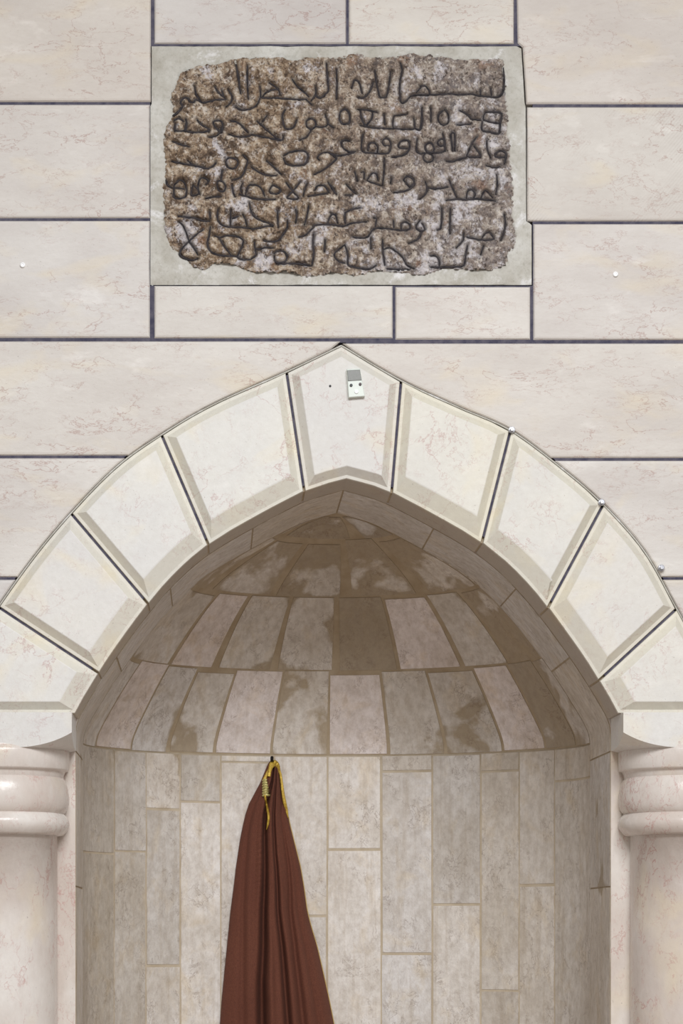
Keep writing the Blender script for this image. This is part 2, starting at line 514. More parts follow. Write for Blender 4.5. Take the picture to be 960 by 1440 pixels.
# ------------------------------------------------------------------ the arch: voussoirs and keystone
arch = thing('pointed_arch', 'pointed arch of pale limestone blocks over the rounded niche', 'arch', W(CX, 1003, 0))
def near(curve, p):
    return min(range(len(curve)), key=lambda i: (curve[i][0] - p[0]) ** 2 + (curve[i][1] - p[1]) ** 2)
JL = [((403, 524), (427, 689)), ((228, 613), (291, 763)), ((101, 723), (207, 848)), ((0, 855), (132, 942))]
JR = [((563, 538), (549, 696)), ((717, 607), (673, 770)), ((847, 711), (767, 857)), ((950, 857), (840, 958))]
def pick(curve, p):
    """point on a dense curve closest to p"""
    best = None
    for a_, b_ in zip(curve, curve[1:]):
        A, B, P_ = Vector(a_), Vector(b_), Vector(p)
        t = max(0, min(1, (P_ - A).dot(B - A) / max(1e-9, (B - A).length_squared)))
        q = A + (B - A) * t
        if best is None or (q - P_).length < best[0]: best = ((q - P_).length, q)
    return tuple(best[1])
def span(curve, p, q):
    """dense curve points strictly between p and q (by height)"""
    lo, hi = min(p[1], q[1]), max(p[1], q[1])
    pts = sorted((c for c in curve if lo < c[1] < hi), key=lambda c: c[1])
    P_, Q_ = Vector(p), Vector(q)
    out = []
    for c in (pts if p[1] < q[1] else pts[::-1]):
        v = Vector(c)
        if (v - P_).length < 24 or (v - Q_).length < 24 or (out and (v - Vector(out[-1])).length < 13): continue
        out.append(c)
    return out
G = 1.5
VLV = [(0, DA), (0, 4), (0.8, 0.5), (5.0, 0.0), (15.0, -11.5), (16.0, -12.0)]
def shift_side(p, q, g):
    """move the joint p-q sideways by g"""
    t = Vector((q[0] - p[0], q[1] - p[1])).normalized(); n = Vector((-t.y, t.x)) * g
    return (p[0] + n.x, p[1] + n.y), (q[0] + n.x, q[1] + n.y)
def voussoir(name, oa, ia, ob, ib, ex, inn, tint, lv=VLV):
    """o* on the outer curve, i* on the inner; a is the upper joint"""
    e_, i_ = span(ex, oa, ob), span(inn, ib, ia)
    poly = [oa] + e_ + [ob, ib] + i_ + [ia]
    ew = [1.0] * (len(e_) + 1) + [1.0] + [1.7] * (len(i_) + 1) + [1.0]
    mb = MB()
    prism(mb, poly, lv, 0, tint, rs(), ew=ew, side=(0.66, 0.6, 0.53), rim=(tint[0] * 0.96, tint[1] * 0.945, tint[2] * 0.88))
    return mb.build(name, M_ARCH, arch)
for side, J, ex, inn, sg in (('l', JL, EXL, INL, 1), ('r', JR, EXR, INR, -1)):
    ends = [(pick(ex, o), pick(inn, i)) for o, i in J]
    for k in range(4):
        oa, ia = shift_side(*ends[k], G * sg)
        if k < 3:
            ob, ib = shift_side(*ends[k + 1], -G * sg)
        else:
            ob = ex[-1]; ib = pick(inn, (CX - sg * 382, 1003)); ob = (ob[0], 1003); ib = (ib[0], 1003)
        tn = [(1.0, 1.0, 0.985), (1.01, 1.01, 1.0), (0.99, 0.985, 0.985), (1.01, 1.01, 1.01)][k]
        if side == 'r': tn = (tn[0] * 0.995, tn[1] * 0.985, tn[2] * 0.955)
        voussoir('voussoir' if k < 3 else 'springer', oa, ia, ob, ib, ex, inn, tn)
kl = shift_side(pick(EXL, JL[0][0]), pick(INL, JL[0][1]), -G)
kr = shift_side(pick(EXR, JR[0][0]), pick(INR, JR[0][1]), G)
mb = MB()
poly = [kl[0]] + span(EXL, kl[0], (480, 487)) + [(480, 487)] + span(EXR, (480, 487), kr[0]) + [kr[0], kr[1]] + \
    span(INR, kr[1], (CX, 673)) + [(CX, 673)] + span(INL, (CX, 673), kl[1]) + [kl[1]]
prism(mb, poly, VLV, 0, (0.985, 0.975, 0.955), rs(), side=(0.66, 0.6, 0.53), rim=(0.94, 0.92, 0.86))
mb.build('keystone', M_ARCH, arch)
mb = MB()
ring = [p for p in EXL][::-1] + EXR[1:]
inner = [p for p in INR if p[1] < 1003][::-1] + [p for p in INL if p[1] < 1003][1:]
prism(mb, [(p[0] + (2 if p[0] < 480 else -2), p[1] + 2) for p in ring] + [(CX + (p[0] - CX) * 1.022, p[1] - 8) for p in inner], [(0, DA - 1), (0, 3.5)])
mb.build('mortar_joint', M_GROUT, arch)
for oa, ib in JL + JR:
    mb = MB()
    inn_c = INL if ib[0] < CX else INR
    p = Vector(pick(inn_c, ib)); t = (Vector(oa) - Vector(ib)).normalized(); n = Vector((-t.y, t.x)) * (G + 0.4)
    a_, b_ = p + t * 1.0, p + t * 12
    prism(mb, [tuple(a_ - n), tuple(a_ + n), tuple(b_ + n), tuple(b_ - n)], [(0, DA - 1), (0, 9)])
    mb.build('soffit_mortar', M_BROWN, arch)
mb = MB()
tube(mb, [W(x, y, 3.0) for x, y in offset_curve(EXL, 1.5)[::-1] + [(480, 485.6)] + offset_curve(EXR, 1.5)[1:]], S * 1.25, 8)
mb.build('pointing', M_CEMENT, arch)

# ------------------------------------------------------------------ the niche: lining, curved wall of slabs, half dome
niche = thing('prayer_niche', 'deep rounded niche lined with narrow upright stone slabs under a half dome', 'niche', W(CX, FLOOR_Y, DT + 100))
SP = 1024.0       # springing line

def proj(x, y, d):
    k = 1 + d / D
    return VX + (x - VX) / k, VY + (y - VY) / k
def cyl(th, y, off=0.0):
    w = half_w(y) if y < 1030 else 386.0
    wx = max(0.0, w - off); wd_ = max(0.0, w * RD / 386.0 - off)
    return CX + wx * math.sin(th), DT + wd_ * math.cos(th)
def theta_for(px):
    lo, hi = -PI / 2, PI / 2
    for _ in range(50):
        m = (lo + hi) / 2
        x, d = cyl(m, 1100)
        if proj(x, 1100, d)[0] < px: lo = m
        else: hi = m
    return (lo + hi) / 2
TH = [-PI / 2] + [theta_for(x) for x in (160, 205, 253, 310, 385, 460, 536, 608, 676, 730, 780)] + [PI / 2]

def add_smear(o, vals):
    a = o.data.attributes.new('smear', 'FLOAT', 'POINT')
    a.data.foreach_set('value', [vals.get(i, 0.0) for i in range(len(o.data.vertices))])

def patch(mb, fn, u0, u1, v0, v1, nu, nv, lift, edge, mat, tint, seed, sm, vals, jit=0.0, size=(60, 100), over=0.1):
    """a slightly raised slab on the surface fn(u, v, off); edge walls go back into the mortar.
    vals: how much mortar has run over each vertex (most along the edges and the corners)"""
    du, dv = edge
    jr = lambda: random.uniform(0, jit)
    a0, a1 = u0 + du * (1 + jr()), u1 - du * (1 + jr())
    b0, b1 = v0 + dv * (1 + jr()), v1 - dv * (1 + jr())
    sk0, sk1 = (random.uniform(-1, 1) * du * jit * 0.8 for _ in range(2))
    idx = []; g = []
    for j in range(nv + 1):
        row = []; gr = []
        for i in range(nu + 1):
            s_, t_ = i / nu, j / nv
            u = a0 + (a1 - a0) * s_ + (sk0 * (1 - s_) + sk1 * s_) * (t_ - 0.5)
            v = b0 + (b1 - b0) * t_
            k = mb.add(W(*fn(u, v, lift))); row.append(k); gr.append((u, v))
            ex, ey = min(s_, 1 - s_) * size[0], min(t_, 1 - t_) * size[1]
            vals[k] = sm + over * (math.exp(-ex / 7) + math.exp(-ey / 9))
        idx.append(row); g.append(gr)
    for j in range(nv):
        for i in range(nu):
            mb.face((idx[j][i], idx[j + 1][i], idx[j + 1][i + 1], idx[j][i + 1]), mat, tint, seed, True)
    def back(seq):
        lo = [mb.add(W(*fn(u, v, -2.0))) for u, v in seq]
        hi = [mb.add(W(*fn(u, v, lift))) for u, v in seq]
        for k in lo + hi: vals[k] = sm + 0.3
        for i in range(len(seq) - 1):
            mb.face((lo[i], lo[i + 1], hi[i + 1], hi[i]), mat, tint, seed)
    back(g[0]); back(g[-1][::-1]); back([r[0] for r in g][::-1]); back([r[-1] for r in g])

def f_cyl(u, v, off):
    x, d = cyl(u, max(v, 1040), off); return x, v, d
def f_dome(u, v, off):
    x, d = cyl(u, v, off); return x, v + off * 0.4, d

# curved wall
JO = [[1199, 1480], [1197, 1520], [1138, 1358, 1600], [1128, 1560], [1072, 1470], [1288, 1600], [1195, 1520],
      [1085, 1341, 1640], [1272, 1560], [1084, 1393], [1245, 1580], [1096, 1500]]
TN = [[.84, .79, .82], [.92, .86, .89], [1.08, .96, 1.08], [.88, 1.13, 1.1], [1.08, 1.10, 1.08], [1.10, 1.05, 1.06], [1.12, 1.13, 1.1],
      [.98, 1.10, 1.05], [.92, 1.04, 1.0], [.90, .96, .89], [.98, .95, .93], [.85, .86, .85]]
mb = MB(); vals = {}
for j in range(12):
    ys = []
    for y in JO[j]:
        ys.append(U(0, y, cyl((TH[j] + TH[j + 1]) / 2, 1200)[1])[1])
    ys = [SP] + ys + [1850, 2100, FLOOR_Y]
    for q_, (a_, b_) in enumerate(zip(ys, ys[1:])):
        w_px = (TH[j + 1] - TH[j]) * 330
        t0 = rt(0.98, 1.03, 0.02); f_ = TN[j][min(q_, 2)]; t0 = (t0[0] * f_, t0[1] * f_ ** 1.12, t0[2] * f_ ** 1.35)
        patch(mb, f_cyl, TH[j], TH[j + 1], a_, b_, 12, 30, 0.8, (1.0 / 330, 1.4), 0, t0, rs(), random.uniform(-0.30, -0.18) + (0.08 if j in (0, 1, 2, 9, 10, 11) else 0), vals, 1.0, (65, 160), 0.09)
NT_ = 64
prev = None
for i in range(NT_ + 1):
    th = -PI / 2 + PI * i / NT_
    cur = []
    for y in (SP, 1100, 1500, FLOOR_Y):
        x, d = cyl(th, 1100, 0); cur.append(mb.add(W(x, y, d)))
    # outer skin so that the wall has a thickness
    for y in (FLOOR_Y, SP):
        x, d = cyl(th, 1100, -60); cur.append(mb.add(W(x, y, d)))
    if prev:
        for q in range(6):
            r = (q + 1) % 6
            mb.face((prev[q], prev[r], cur[r], cur[q]), 1, (1, 1, 1), (0, 0, 0), True)
    prev = cur
o = mb.build('niche_wall', [M_SLAB, M_TAN], niche)
add_smear(o, vals)

# half dome
RING = [SP, 893, 783, 706, 676]
mb = MB(); vals = {}
COURSE = [[160, 205, 253, 313, 388, 462, 541, 615, 690, 745, 785],
          [178, 218, 267, 323, 394, 474, 551, 628, 685, 745],
          [258, 336, 406, 486, 567, 636, 700],
          [421, 494]]
def th_on(px, y):
    lo, hi = -PI / 2, PI / 2
    for _ in range(50):
        m = (lo + hi) / 2
        x, d = cyl(m, y)
        if proj(x, y, d)[0] < px: lo = m
        else: hi = m
    return (lo + hi) / 2
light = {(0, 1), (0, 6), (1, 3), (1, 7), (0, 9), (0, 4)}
for r in range(4):
    v0, v1 = RING[r + 1], RING[r]
    e = [-PI / 2] + [th_on(px, (v0 + v1) / 2) for px in COURSE[r]] + [PI / 2]
    for q in range(len(e) - 1):
        L_ = (r, q) in light
        cov = 0.22 if (r, q) in {(1, 6), (1, 9), (2, 0), (2, 7), (0, 10)} else 0.0
        t0 = rt(0.90, 1.0, 0.03)
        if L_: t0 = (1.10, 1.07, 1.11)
        wloc = max(40.0, half_w((v0 + v1) / 2) * 0.85)
        gap = 1.3 + (1.0 if r else 0) + (1.5 if r > 1 else 0)
        patch(mb, f_dome, e[q], e[q + 1], v0 + (0 if r == 3 else random.uniform(-4, 4)), v1, 16, 18, 0.9,
              (gap / wloc, 1.3 if r < 3 else 1.0), 0, t0, rs(), (-0.06 if L_ else random.uniform(0.0, 0.06)) + (-0.06, -0.04, 0.02, 0.04)[r] + cov, vals, 1.6, (75, 100), (0.05, 0.10, 0.12, 0.12)[r])
ysd = [p[0] for p in PROFS if p[0] < SP] + [SP]
def skin(off):
    rows = []
    for y in ysd:
        row = []
        for i in range(NT_ + 1):
            th = -PI / 2 + PI * i / NT_
            x, d = cyl(th, y, off); row.append(mb.add(W(x, y - (0 if off == 0 else 60 * (1 - half_w(y) / 386)), d)))
        rows.append(row)
    return rows
R1 = skin(0); R2 = skin(-60)
for rows, fl_ in ((R1, 0), (R2, 1)):
    for a_, b_ in zip(rows, rows[1:]):
        for i in range(NT_):
            q = (a_[i], b_[i], b_[i + 1], a_[i + 1])
            mb.face(q[::-1] if fl_ else q, 1, (1, 1, 1), (0, 0, 0), True)
o = mb.build('half_dome', [M_SLAB, M_BROWN], niche)
add_smear(o, vals)

# lining ring between the arch and the rounded back: jambs and soffit
mb = MB(); vals = {}
WO = 386 + 219
inn_pts = [(CX - 386, FLOOR_Y), (CX - 386, 1400), (CX - 386, 1060)] + [p for p in INL[::-1]] + INR[1:] + [(CX + 386, 1060), (CX + 386, 1400), (CX + 386, FLOOR_Y)]
out_pts = []
for x, y in inn_pts:
    dx = x - CX
    if y > 1030: out_pts.append((CX + (WO if dx > 0 else -WO), y))
    else: out_pts.append((CX + dx * WO / 386, 673 - 120 + (y - 673) * (1030 - 553) / (1030 - 673.0)))
fr_i = [mb.add(W(x, y, DA + 1)) for x, y in inn_pts]
bk_i = [mb.add(W(x, y, DT)) for x, y in inn_pts]
fr_o = [mb.add(W(x, y, DA + 1)) for x, y in out_pts]
bk_o = [mb.add(W(x, y, DT)) for x, y in out_pts]
for i in range(len(inn_pts) - 1):
    mid = (inn_pts[i][1] + inn_pts[i + 1][1]) / 2
    m_ = 1
    mb.face((fr_i[i], fr_i[i + 1], bk_i[i + 1], bk_i[i]), m_)
    mb.face((fr_i[i], fr_o[i], fr_o[i + 1], fr_i[i + 1]), 2, (1.04, 1.04, 1.03), (0.3, 0.5, 0.2))
    mb.face((bk_o[i], bk_i[i], bk_i[i + 1], bk_o[i + 1]), m_)
    mb.face((fr_o[i], bk_o[i], bk_o[i + 1], fr_o[i + 1]), m_)
# stones of the soffit and the jambs
path = inn_pts
acc = [0.0]
for a_, b_ in zip(path, path[1:]): acc.append(acc[-1] + math.hypot(b_[0] - a_[0], b_[1] - a_[1]))
nrm = []
for i in range(len(path)):
    a_ = path[max(i - 1, 0)]; b_ = path[min(i + 1, len(path) - 1)]
    t = Vector((b_[0] - a_[0], b_[1] - a_[1])).normalized()
    nrm.append(Vector((-t.y, t.x)))
def f_lin(u, v, off):
    for i in range(len(acc) - 1):
        if u <= acc[i + 1] or i == len(acc) - 2:
            t = (u - acc[i]) / max(1e-6, acc[i + 1] - acc[i]); break
    x = path[i][0] + (path[i + 1][0] - path[i][0]) * t; y = path[i][1] + (path[i + 1][1] - path[i][1]) * t
    n = nrm[i].lerp(nrm[i + 1], t)
    return x + n.x * off, y + n.y * off, v
tot = acc[-1]
i_sp = next(i for i, p in enumerate(path) if p[1] <= 1030)
s_sp = acc[i_sp]; s_ap = acc[[p[1] for p in path].index(673)]
cuts = [0, 260, 560, 850, s_sp - 215, s_sp - 20]
cuts += [s_sp + (s_ap - s_sp) * f for f in (0.24, 0.47, 0.74, 1.0)]
cuts = cuts + [2 * s_ap - c for c in reversed(cuts[:-1])]
for a_, b_ in zip(cuts, cuts[1:]):
    patch(mb, f_lin, a_, b_, DA + 3, DT - 1, 16, 12, 0.8, (1.0, 0.5), 0, rt(0.90, 0.97, 0.03), rs(), random.uniform(-0.12, -0.04), vals, 0.6, (180, 190), 0.06)
o = mb.build('soffit_lining', [M_SLAB, M_BROWN, M_COL], niche)
add_smear(o, vals)

# ------------------------------------------------------------------ columns
def column(cx, label):
    cd = 74.0
    rootp = W(cx, FLOOR_Y, cd)
    t = thing('marble_column', label, 'column', rootp, None)
    yy = lambda y: VY + (y - VY) * (1 + (cd - 60) / D)
    sd = rs()
    m = MB()
    lathe(m, cx, cd, [(85, yy(1168)), (85, yy(1300)), (85.5, yy(1600)), (86, 2180)], 128, 0, (1, 1, 1), sd, cut=DA)
    m.build('shaft', M_COL, t)
    m = MB()
    lathe(m, cx, cd, [(86, 2180), (100, 2184), (108, 2194), (108, 2204), (100, 2214), (92, 2222), (94, 2234), (112, 2244), (120, 2258), (120, 2270), (112, 2282)], 96, 0, (1, 1, 1), rs(), cut=DA)
    m.build('base_ring', M_COL, t)
    m = MB()
    prism(m, [(cx - 124, 2282), (cx + 124, 2282), (cx + 124, FLOOR_Y), (cx - 124, FLOOR_Y)], [(0, DA), (0, -48), (3, -51)], 0, (1, 1, 1), rs())
    m.build('plinth', M_COL, t)
    m = MB()
    pr = [(90, 1044), (101, 1051), (102.5, 1056), (102, 1079), (100.5, 1081.5), (97, 1082), (95, 1086), (94, 1091)]
    lathe(m, cx, cd, [(r, yy(y)) for r, y in pr] + [(90, yy(1096))], 128, 0, (1, 1, 1), rs(), cut=DA)
    cap = m.build('capital', M_COL, t)
    m = MB()
    pr = [(92, 1088.5)] + [(94 + 8.5 * math.sin(PI * min(1, q * 0.5 / 8 + 0.02) * 1.0), 1090 + q * 3.2) for q in range(12)]
    pr = [(91, 1090), (94.5, 1092), (97, 1096), (99, 1102), (100.6, 1108), (101.6, 1115), (102, 1122), (101.6, 1129), (100, 1135), (97, 1140), (93.5, 1143), (90, 1144)]
    lathe(m, cx, cd, [(r, yy(y)) for r, y in pr], 128, 0, (1, 1, 1), rs(), cut=DA)
    m.build('upper_torus', M_COL, t)
    m = MB()
    pr = [(90, 1141)] + [(88 + 14.5 * math.sin(PI * (0.12 + 0.80 * q / 12)) ** 0.8, 1142 + 31.0 * q / 12) for q in range(13)] + [(86, 1174)]
    lathe(m, cx, cd, [(r, yy(y)) for r, y in pr], 128, 0, (1, 1, 1), rs(), cut=DA)
    m.build('lower_torus', M_COL, t)
    # square block above, hollowed out to the round of the capital below
    m = MB()
    hw = 111.0; f0, f1 = -20.0, DA
    n, nd = 40, 20
    top = 1003.3
    def botm(x, d):
        r = math.hypot(x - cx, d - 74)
        return 1053.0 - 0.0068 * max(0.0, r - 96) ** 2 - 0.10 * max(0.0, r - 96)
    sgn = 1 if cx < CX else -1
    def xs(i): return cx - hw + 2 * hw * i / n
    def ds(j): return f0 + (f1 - f0) * j / nd
    B = [[m.add(W(xs(i), botm(xs(i), ds(j)), ds(j))) for i in range(n + 1)] for j in range(nd + 1)]
    T = [[m.add(W(xs(i), top, ds(j))) for i in range(n + 1)] for j in range(nd + 1)]
    sd = rs()
    for j in range(nd):
        for i in range(n):
            m.face((B[j][i], B[j + 1][i], B[j + 1][i + 1], B[j][i + 1]), 0, (1, 1, 1), sd)
            m.face((T[j][i], T[j][i + 1], T[j + 1][i + 1], T[j + 1][i]), 0, (1, 1, 1), sd)
    for i in range(n):
        m.face((B[0][i], B[0][i + 1], T[0][i + 1], T[0][i]), 0, (1, 1, 1), sd)
        m.face((B[nd][i + 1], B[nd][i], T[nd][i], T[nd][i + 1]), 0, (1, 1, 1), sd)
    for j in range(nd):
        m.face((B[j + 1][0], B[j][0], T[j][0], T[j + 1][0]), 0, (1, 1, 1), sd)
        m.face((B[j][n], B[j + 1][n], T[j + 1][n], T[j][n]), 0, (1, 1, 1), sd)
    m.build('abacus', M_ARCH, t)
    return t
column(-9, 'pink-veined marble column on the left of the niche, nearer the brown cloak')
column(984, 'pink-veined marble column on the right of the niche, across from the brown cloak')

# ------------------------------------------------------------------ inscribed tablet set in cement
OUT = [(258, 100), (275, 92), (300, 90), (320, 84), (345, 81), (370, 79), (395, 80), (412, 87), (428, 80), (470, 79), (500, 75), (540, 80), (580, 76), (620, 79),
       (660, 83), (690, 81), (709, 85), (712, 110), (712, 140), (716, 170), (719, 200), (719, 235), (724, 270), (722, 300), (727, 322), (729, 340), (724, 353), (717, 352),
       (713, 374), (690, 382), (660, 381), (630, 378), (600, 388), (560, 385), (530, 382), (500, 389), (470, 384), (440, 390), (400, 384), (355, 385), (330, 374),
       (300, 371), (288, 382), (268, 374), (250, 358), (236, 345), (231, 320), (230, 290), (227, 260), (232, 230), (228, 205), (232, 180), (242, 162), (244, 150), (238, 138),
       (246, 120), (252, 108)]
TILE = {'A': (225, 75), 'B': (345, 75), 'C': (465, 75), 'D': (590, 75), 'E': (225, 175), 'F': (345, 175), 'G': (465, 175), 'H': (590, 175),
        'I': (225, 280), 'J': (345, 280), 'K': (465, 280), 'L': (605, 280)}
STR = {
 'A': ["132,660 180,630 235,560 215,520 240,475 290,470 315,510 350,520 380,490 440,515 520,505 600,485 700,480", "365,350 380,430 440,515",
       "575,345 620,410 690,465", "650,380 672,455", "715,370 760,450 740,520 690,560", "800,110 825,250 850,420", "920,130 920,300 930,480",
       "270,690 280,760 265,830", "145,710 200,690 250,720", "160,740 155,830", "390,700 440,760 510,800 515,835", "640,840 600,800 560,740 580,710 640,710 660,760 650,840", "740,710 800,720 860,760 930,830"],
 'B': ["150,340 160,430 150,480 110,550 60,580 0,590 -50,590 -105,560", "180,450 220,410 290,385 350,390 365,440", "160,460 250,470 400,475 550,490 650,485",
       "250,310 350,380", "490,270 540,340 620,410 670,460", "690,500 740,430 740,350", "740,430 770,465 820,450 840,420", "855,100 865,250 875,380 840,430",
       "420,590 390,660 410,770 440,800 490,795 530,740 540,700", "640,720 680,690 730,710 740,760 700,800 650,780 640,720", "740,770 820,780 870,740 840,640", "860,740 930,790",
       "120,710 200,780 260,840 320,890 380,920", "230,650 180,720", "640,490 700,540"],
 'C': ["60,160 65,300 60,480", "220,360 250,280 300,310 330,420", "290,460 350,465 410,400 450,300", "465,170 480,300 505,420 520,465 580,460 610,350 630,190",
       "730,100 750,180 725,340 740,520 800,500 850,450 960,440", "900,420 960,350", "100,620 150,590 195,640 190,740 120,750 90,690 100,620", "280,590 400,600 490,630",
       "310,600 330,700 370,760 430,690 440,620", "310,760 420,785 540,800 660,800", "560,650 570,760", "670,660 800,650", "665,660 660,790 800,805 880,790 870,690", "880,790 950,795 960,590"],
 'D': ["0,350 50,350 95,390 105,430", "0,445 150,440 300,430 400,435 540,430 640,450 760,465 830,460 880,400 890,280 880,150", "750,370 755,450", "640,380 640,440",
       "20,580 20,700 0,800", "115,580 115,730", "250,600 200,650 195,710 240,755 300,730 300,650 260,590", "420,600 500,640 560,700", "390,755 460,750 540,740", "560,690 650,700",
       "690,620 780,620 860,635 850,720 840,830 800,840 740,825 660,805 660,710", "690,620 680,700 850,735"],
 'E': ["160,0 155,60 250,70 270,0", "250,70 380,90 500,75 520,50", "650,30 610,110 560,130 510,135", "720,100 800,130 900,125 960,110", "130,185 200,215 310,240",
       "120,390 200,410 330,430 420,450 500,470 560,440 590,405", "290,380 330,420 380,450", "690,400 720,360 800,370 820,420 780,470 720,460 690,400", "870,320 920,380 900,470 850,560 760,590",
       "60,580 80,640 130,670", "150,640 200,590 250,610 280,690 265,760 200,785 150,770 145,690 150,640", "150,670 260,680", "350,640 325,740 380,745 410,710 350,640",
       "480,640 510,600 460,570 415,590 400,690 420,740", "600,640 610,600 660,610 690,660 670,710 620,700 600,640", "655,490 640,600", "480,785 560,770 640,765",
       "760,640 770,720 790,770", "870,620 850,680 860,720", "840,740 960,780"],
 'F': ["60,100 180,130 290,155 380,170 400,120", "700,40 650,130 570,165", "400,330 480,290 600,275 655,310 650,390 600,430 500,435 430,410 400,350", "220,380 300,450 380,530",
       "60,450 130,500 230,535 330,535", "780,380 760,350 800,310 870,300 930,340 950,370 850,460 760,510 720,530", "0,760 20,680 50,640 130,650 180,700 200,760", "0,760 100,785 200,795 320,790",
       "250,700 290,640 350,670 370,700 330,730 270,725 250,700", "430,610 490,690 560,770", "580,600 510,690 440,770 500,790 560,780", "650,620 620,700 610,760", "870,610 920,690 960,740",
       "730,700 760,650 830,650 880,720", "660,760 760,745 860,730"],
 'G': ["200,180 150,165 110,190 130,250 190,290 260,290", "0,310 70,330 160,320 260,295", "340,100 325,200 335,290 440,305 580,315 620,280 630,200 590,150 545,180 560,225 620,230",
       "390,280 400,215 450,200 490,240 490,300", "810,260 720,250 730,190 800,170 830,220 810,290 740,335 640,350", "910,150 905,280 960,310", "560,360 560,500 545,640", "380,590 450,620 540,640",
       "385,580 430,520 480,520 500,590", "320,510 350,510 350,580", "250,500 280,600", "640,560 630,620", "880,610 830,645 780,600 770,580 800,545 860,560 880,610 860,650 780,700 660,715",
       "160,630 210,690 270,735", "150,750 220,750", "0,640 30,700 60,745", "0,320 60,360 0,420"],
 'H': ["0,310 60,295", "60,210 110,190 150,240 140,290 90,290 60,250 60,210", "70,300 40,330 50,380 100,395 140,370 130,320 70,300", "190,180 230,150 260,170 250,220 200,220 190,180",
       "240,90 265,180 270,280", "140,300 230,290 270,270", "350,280 340,200 330,100 370,100 370,280", "610,120 560,180 520,270 505,335 620,340 635,310 570,220", "500,345 400,370 350,390 280,380",
       "710,160 715,260 750,350", "905,340 850,350 805,340 800,310 840,280 900,290 910,330 890,420", "700,435 780,455 850,445", "310,580 340,660 390,770", "60,590 80,670 60,730 0,780",
       "80,660 180,675 300,660", "280,800 400,790 470,795 600,790 700,800 800,810", "490,780 510,700 560,690 580,740 560,785", "640,790 690,700 770,780", "810,530 815,640 800,740"],
 'I': ["190,185 280,200 360,205 450,235 520,240", "520,130 530,210", "610,110 605,200 640,270 720,295 830,295 960,310", "745,120 740,280", "870,160 900,220 915,290", "760,210 830,180",
       "200,250 240,280 280,370 310,450 370,540 400,590", "455,325 380,380 300,450 220,540 210,590 260,625 340,645 400,625", "530,290 515,390 500,480 530,550 600,585 700,600 800,605 860,640 960,635",
       "570,390 620,410 680,500 750,590", "620,410 720,385 810,395 870,430 870,480 830,570 810,600"],
 'J': ["60,630 110,590 100,520 95,450", "100,520 140,530 210,515 290,515", "40,40 60,130 110,200 200,240 280,270 290,290", "60,315 100,315 220,290 290,285", "340,110 340,200 345,300", "530,110 540,180 530,260",
       "440,230 440,300 400,370 340,440 240,450 190,435", "665,70 650,170 620,280", "560,405 630,385 700,320 740,280 850,275 960,275", "860,270 900,180 960,170",
       "300,580 340,550 410,560 440,620 400,670 320,670 300,600", "320,690 450,685 560,690 700,710", "720,370 710,470 720,580 700,700", "840,440 830,560"],
 'K': ["0,160 50,180 70,260", "0,275 130,290 220,260 380,240", "150,260 150,160 210,120 310,95", "450,200 480,210 470,290", "230,400 280,415 380,405 430,340 480,310 600,315 720,330 820,320 830,270 780,240 740,270 745,320",
       "660,220 665,310", "940,220 900,290 930,330 990,325 960,250", "960,340 920,420 820,465", "150,480 50,560 40,610 90,660 150,675", "150,490 180,590 180,690 250,720 400,735 480,700", "420,400 420,530",
       "545,430 550,560 570,700", "560,530 620,515 700,560 760,620 800,690 880,730", "590,735 720,740 830,740"],
 'L': ["120,90 120,200 105,310 70,330", "210,100 205,240 205,370", "350,360 340,440 270,520", "380,400 450,420 530,430 620,430 670,410 620,350 570,370 540,420", "780,160 790,280 745,430", "560,490 530,590",
       "390,490 370,600 350,700 250,715 100,720 0,715", "0,600 50,600 90,640 95,720"],
}
strokes = []
for tl, lst in STR.items():
    ox, oy = TILE[tl]
    for s_ in lst:
        pts = [tuple(float(c) for c in p.split(',')) for p in s_.split()]
        pts = [(ox + a_ / 7.5, oy + b_ / 7.5) for a_, b_ in pts]
        strokes.append(catmull(pts, 5))
# jagged outline
rnd = random.Random(5)
dense = []
for i in range(len(OUT)):
    a_, b_ = OUT[i], OUT[(i + 1) % len(OUT)]
    n = max(2, int(math.hypot(b_[0] - a_[0], b_[1] - a_[1]) / 3))
    for k in range(n):
        t = k / n
        dense.append((a_[0] + (b_[0] - a_[0]) * t + rnd.uniform(-1.6, 1.6), a_[1] + (b_[1] - a_[1]) * t + rnd.uniform(-1.6, 1.6)))
GX0, GY0, STEP = 220.0, 70.0, 1.5
GNX, GNY = int((735 - GX0) / STEP) + 1, int((394 - GY0) / STEP) + 1
# distance to the nearest stroke, painted outward from the stroke points
near_d = [[99.0] * GNX for _ in range(GNY)]
for st in strokes:
    for a_, b_ in zip(st, st[1:]):
        n = max(1, int(math.hypot(b_[0] - a_[0], b_[1] - a_[1]) / 1.0))
        for k in range(n + 1):
            x = a_[0] + (b_[0] - a_[0]) * k / n; y = a_[1] + (b_[1] - a_[1]) * k / n
            ci, cj = int((x - GX0) / STEP), int((y - GY0) / STEP)
            for j in range(max(0, cj - 3), min(GNY, cj + 5)):
                for i in range(max(0, ci - 3), min(GNX, ci + 5)):
                    dd = math.hypot(GX0 + i * STEP - x, GY0 + j * STEP - y)
                    if dd < near_d[j][i]: near_d[j][i] = dd
def inside_rows(y):
    xs_ = []
    for (x0, y0), (x1, y1) in zip(dense, dense[1:] + dense[:1]):
        if (y0 <= y) != (y1 <= y): xs_.append(x0 + (x1 - x0) * (y - y0) / (y1 - y0))
    return sorted(xs_)
def base_d(x, y):
    v = Vector((x / 90, y / 90, 2.3))
    return -5.0 - 4.5 * noise.noise(v) - 2.2 * noise.noise(v * 3.1)
def rough_d(x, y):
    v = Vector((x / 11, y / 11, 7.7))
    return 3.4 * noise.noise(v) + 3.2 * noise.noise(v * 2.3) + 3.6 * noise.noise(v * 5.0)
